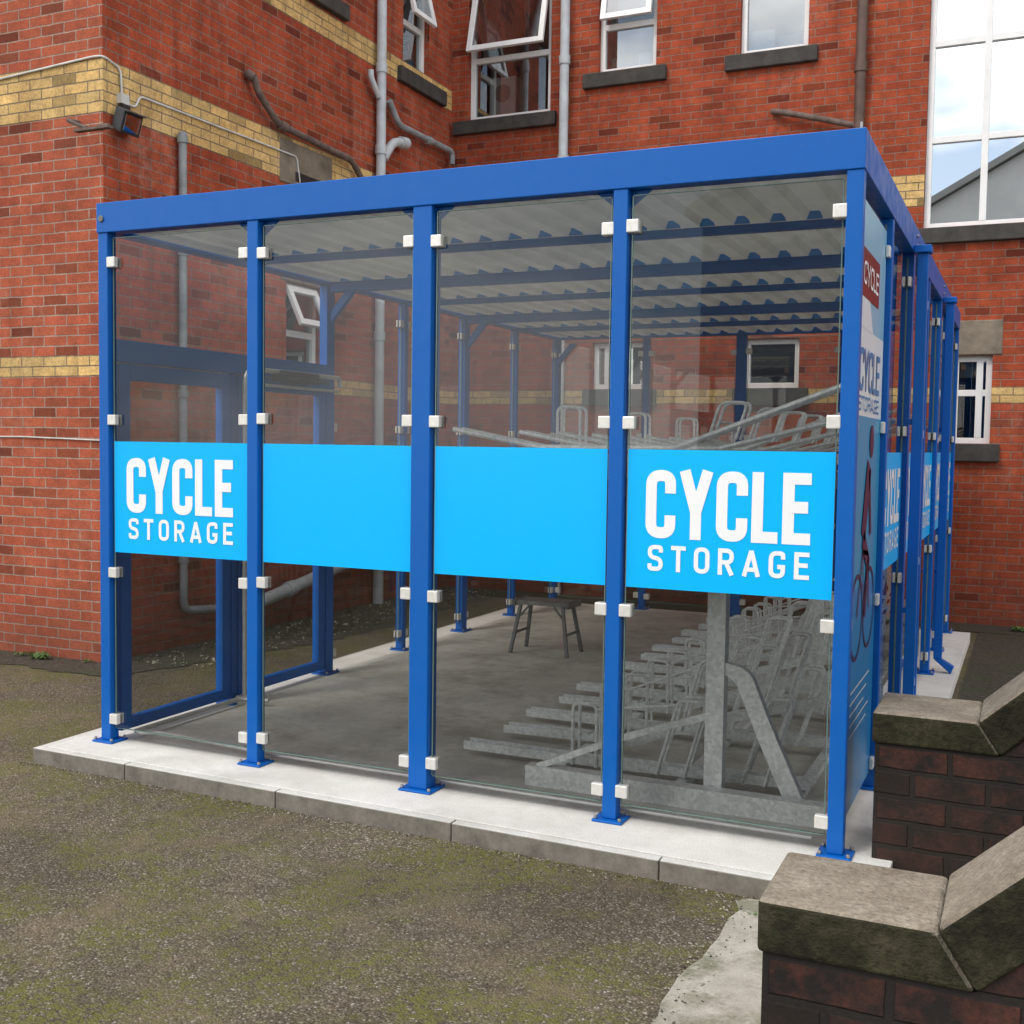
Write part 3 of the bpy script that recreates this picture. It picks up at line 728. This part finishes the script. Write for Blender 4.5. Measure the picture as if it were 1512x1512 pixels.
def pebble(x,y,z,s,m=None):
    n=[Vector((random.uniform(-1,1),random.uniform(-1,1),random.uniform(-.4,.8)))*s for _ in range(4)]
    c0=Vector((x,y,z)); p=[c0+q for q in n]; m=m or ('path' if random.random()<.6 else 'soil')
    for t3 in ((0,1,2),(0,1,3),(0,2,3),(1,2,3)): mb.poly([p[i] for i in t3],m)
for i in range(1500):
    x=random.uniform(-.3,3.5); y=-.255-.09*max(0,min(1,(x+.2)/3.8))-abs(random.gauss(0,.04)); pebble(x,y,G+.003,random.uniform(.002,.007))
for i in range(1800):
    pebble(random.uniform(-1.5,3.6),random.uniform(-3,-.4),G+.002,random.uniform(.002,.005))
for i in range(500): pebble(3.44+random.gauss(0,.035),random.uniform(-2.2,-.4),G+.006,random.uniform(.003,.008))
for i in range(1400):
    pebble(random.uniform(-1.7,-.95),random.uniform(2,7),G+.01,random.uniform(.006,.022))
mb.build('gravel')
ob=empty('gabled_warehouse'); mb=MB()
mb.prism([(-4,-26,G),(14,-26,G),(14,-26,8),(5,-26,13),(-4,-26,8)],(0,-14,0),'cladding'); mb.build('walls',ob)
mb=MB()
mb.prism([(-4.4,-25.7,7.8),(5,-25.7,13.05),(5,-25.7,13.3),(-4.4,-25.7,8.05)],(0,-14.5,0),'roofgrey'); mb.prism([(14.4,-25.7,7.8),(5.001,-25.7,13.05),(5.001,-25.7,13.3),(14.4,-25.7,8.05)],(0,-14.5,0),'roofgrey'); mb.build('roof',ob)
# ------------------------------------------------------------------ light
SD=Vector((-.45,-1.0,1.35)).normalized()
sun=bpy.data.lights.new('sun','SUN'); sun.energy=1.5; sun.angle=R(14); sun.color=(1,.955,.89)
so_=bpy.data.objects.new('sun',sun); so_.rotation_euler=(-SD).to_track_quat('-Z','Y').to_euler(); sc.collection.objects.link(so_)
w=bpy.data.worlds.new('World'); sc.world=w; w.use_nodes=True; nt=w.node_tree; nt.nodes.clear()
o=nt.nodes.new('ShaderNodeOutputWorld'); bg=nt.nodes.new('ShaderNodeBackground'); sky=nt.nodes.new('ShaderNodeTexSky'); sky.sky_type='NISHITA'; sky.sun_disc=False
sky.sun_elevation=math.asin(SD.z); sky.sun_rotation=math.atan2(SD.x,SD.y)%(2*math.pi)
tc=nt.nodes.new('ShaderNodeTexCoord'); mp=nt.nodes.new('ShaderNodeMapping'); mp.inputs['Scale'].default_value=(1,1,2.2); mp.inputs['Location'].default_value=(.6,.25,.4)
nz=nt.nodes.new('ShaderNodeTexNoise'); nz.inputs['Scale'].default_value=2.0; nz.inputs['Detail'].default_value=5; nz.inputs['Roughness'].default_value=.55
rp=nt.nodes.new('ShaderNodeValToRGB'); rp.color_ramp.elements[0].position=.44; rp.color_ramp.elements[0].color=(.10,.10,.10,1); rp.color_ramp.elements[1].position=.58
mx=nt.nodes.new('ShaderNodeMix'); mx.data_type='RGBA'; mx.inputs[7].default_value=(19,18.6,17.8,1)
nt.links.new(tc.outputs['Generated'],mp.inputs[0]); nt.links.new(mp.outputs[0],nz.inputs[0]); nt.links.new(nz.outputs[0],rp.inputs[0]); nt.links.new(rp.outputs[0],mx.inputs[0]); nt.links.new(sky.outputs[0],mx.inputs[6]); nt.links.new(mx.outputs[2],bg.inputs[0]); bg.inputs[1].default_value=.15; nt.links.new(bg.outputs[0],o.inputs[0])
# ------------------------------------------------------------------ camera
cam=bpy.data.cameras.new('camera'); co=bpy.data.objects.new('camera',cam); sc.collection.objects.link(co); sc.camera=co
yaw,pit,rol=-0.42753,-0.05857,0.01429
fw=Vector((math.sin(yaw)*math.cos(pit),math.cos(yaw)*math.cos(pit),math.sin(pit))); r=fw.cross(Vector((0,0,1))).normalized(); u=r.cross(fw)
r2=r*math.cos(rol)+u*math.sin(rol); u2=-r*math.sin(rol)+u*math.cos(rol)
mt=Matrix((r2,u2,-fw)).transposed().to_4x4(); mt.translation=Vector((4.33328,-4.41313,1.56147)); co.matrix_world=mt
cam.sensor_width=36; cam.lens=36*1677.65/1512; cam.clip_start=.05; cam.clip_end=600
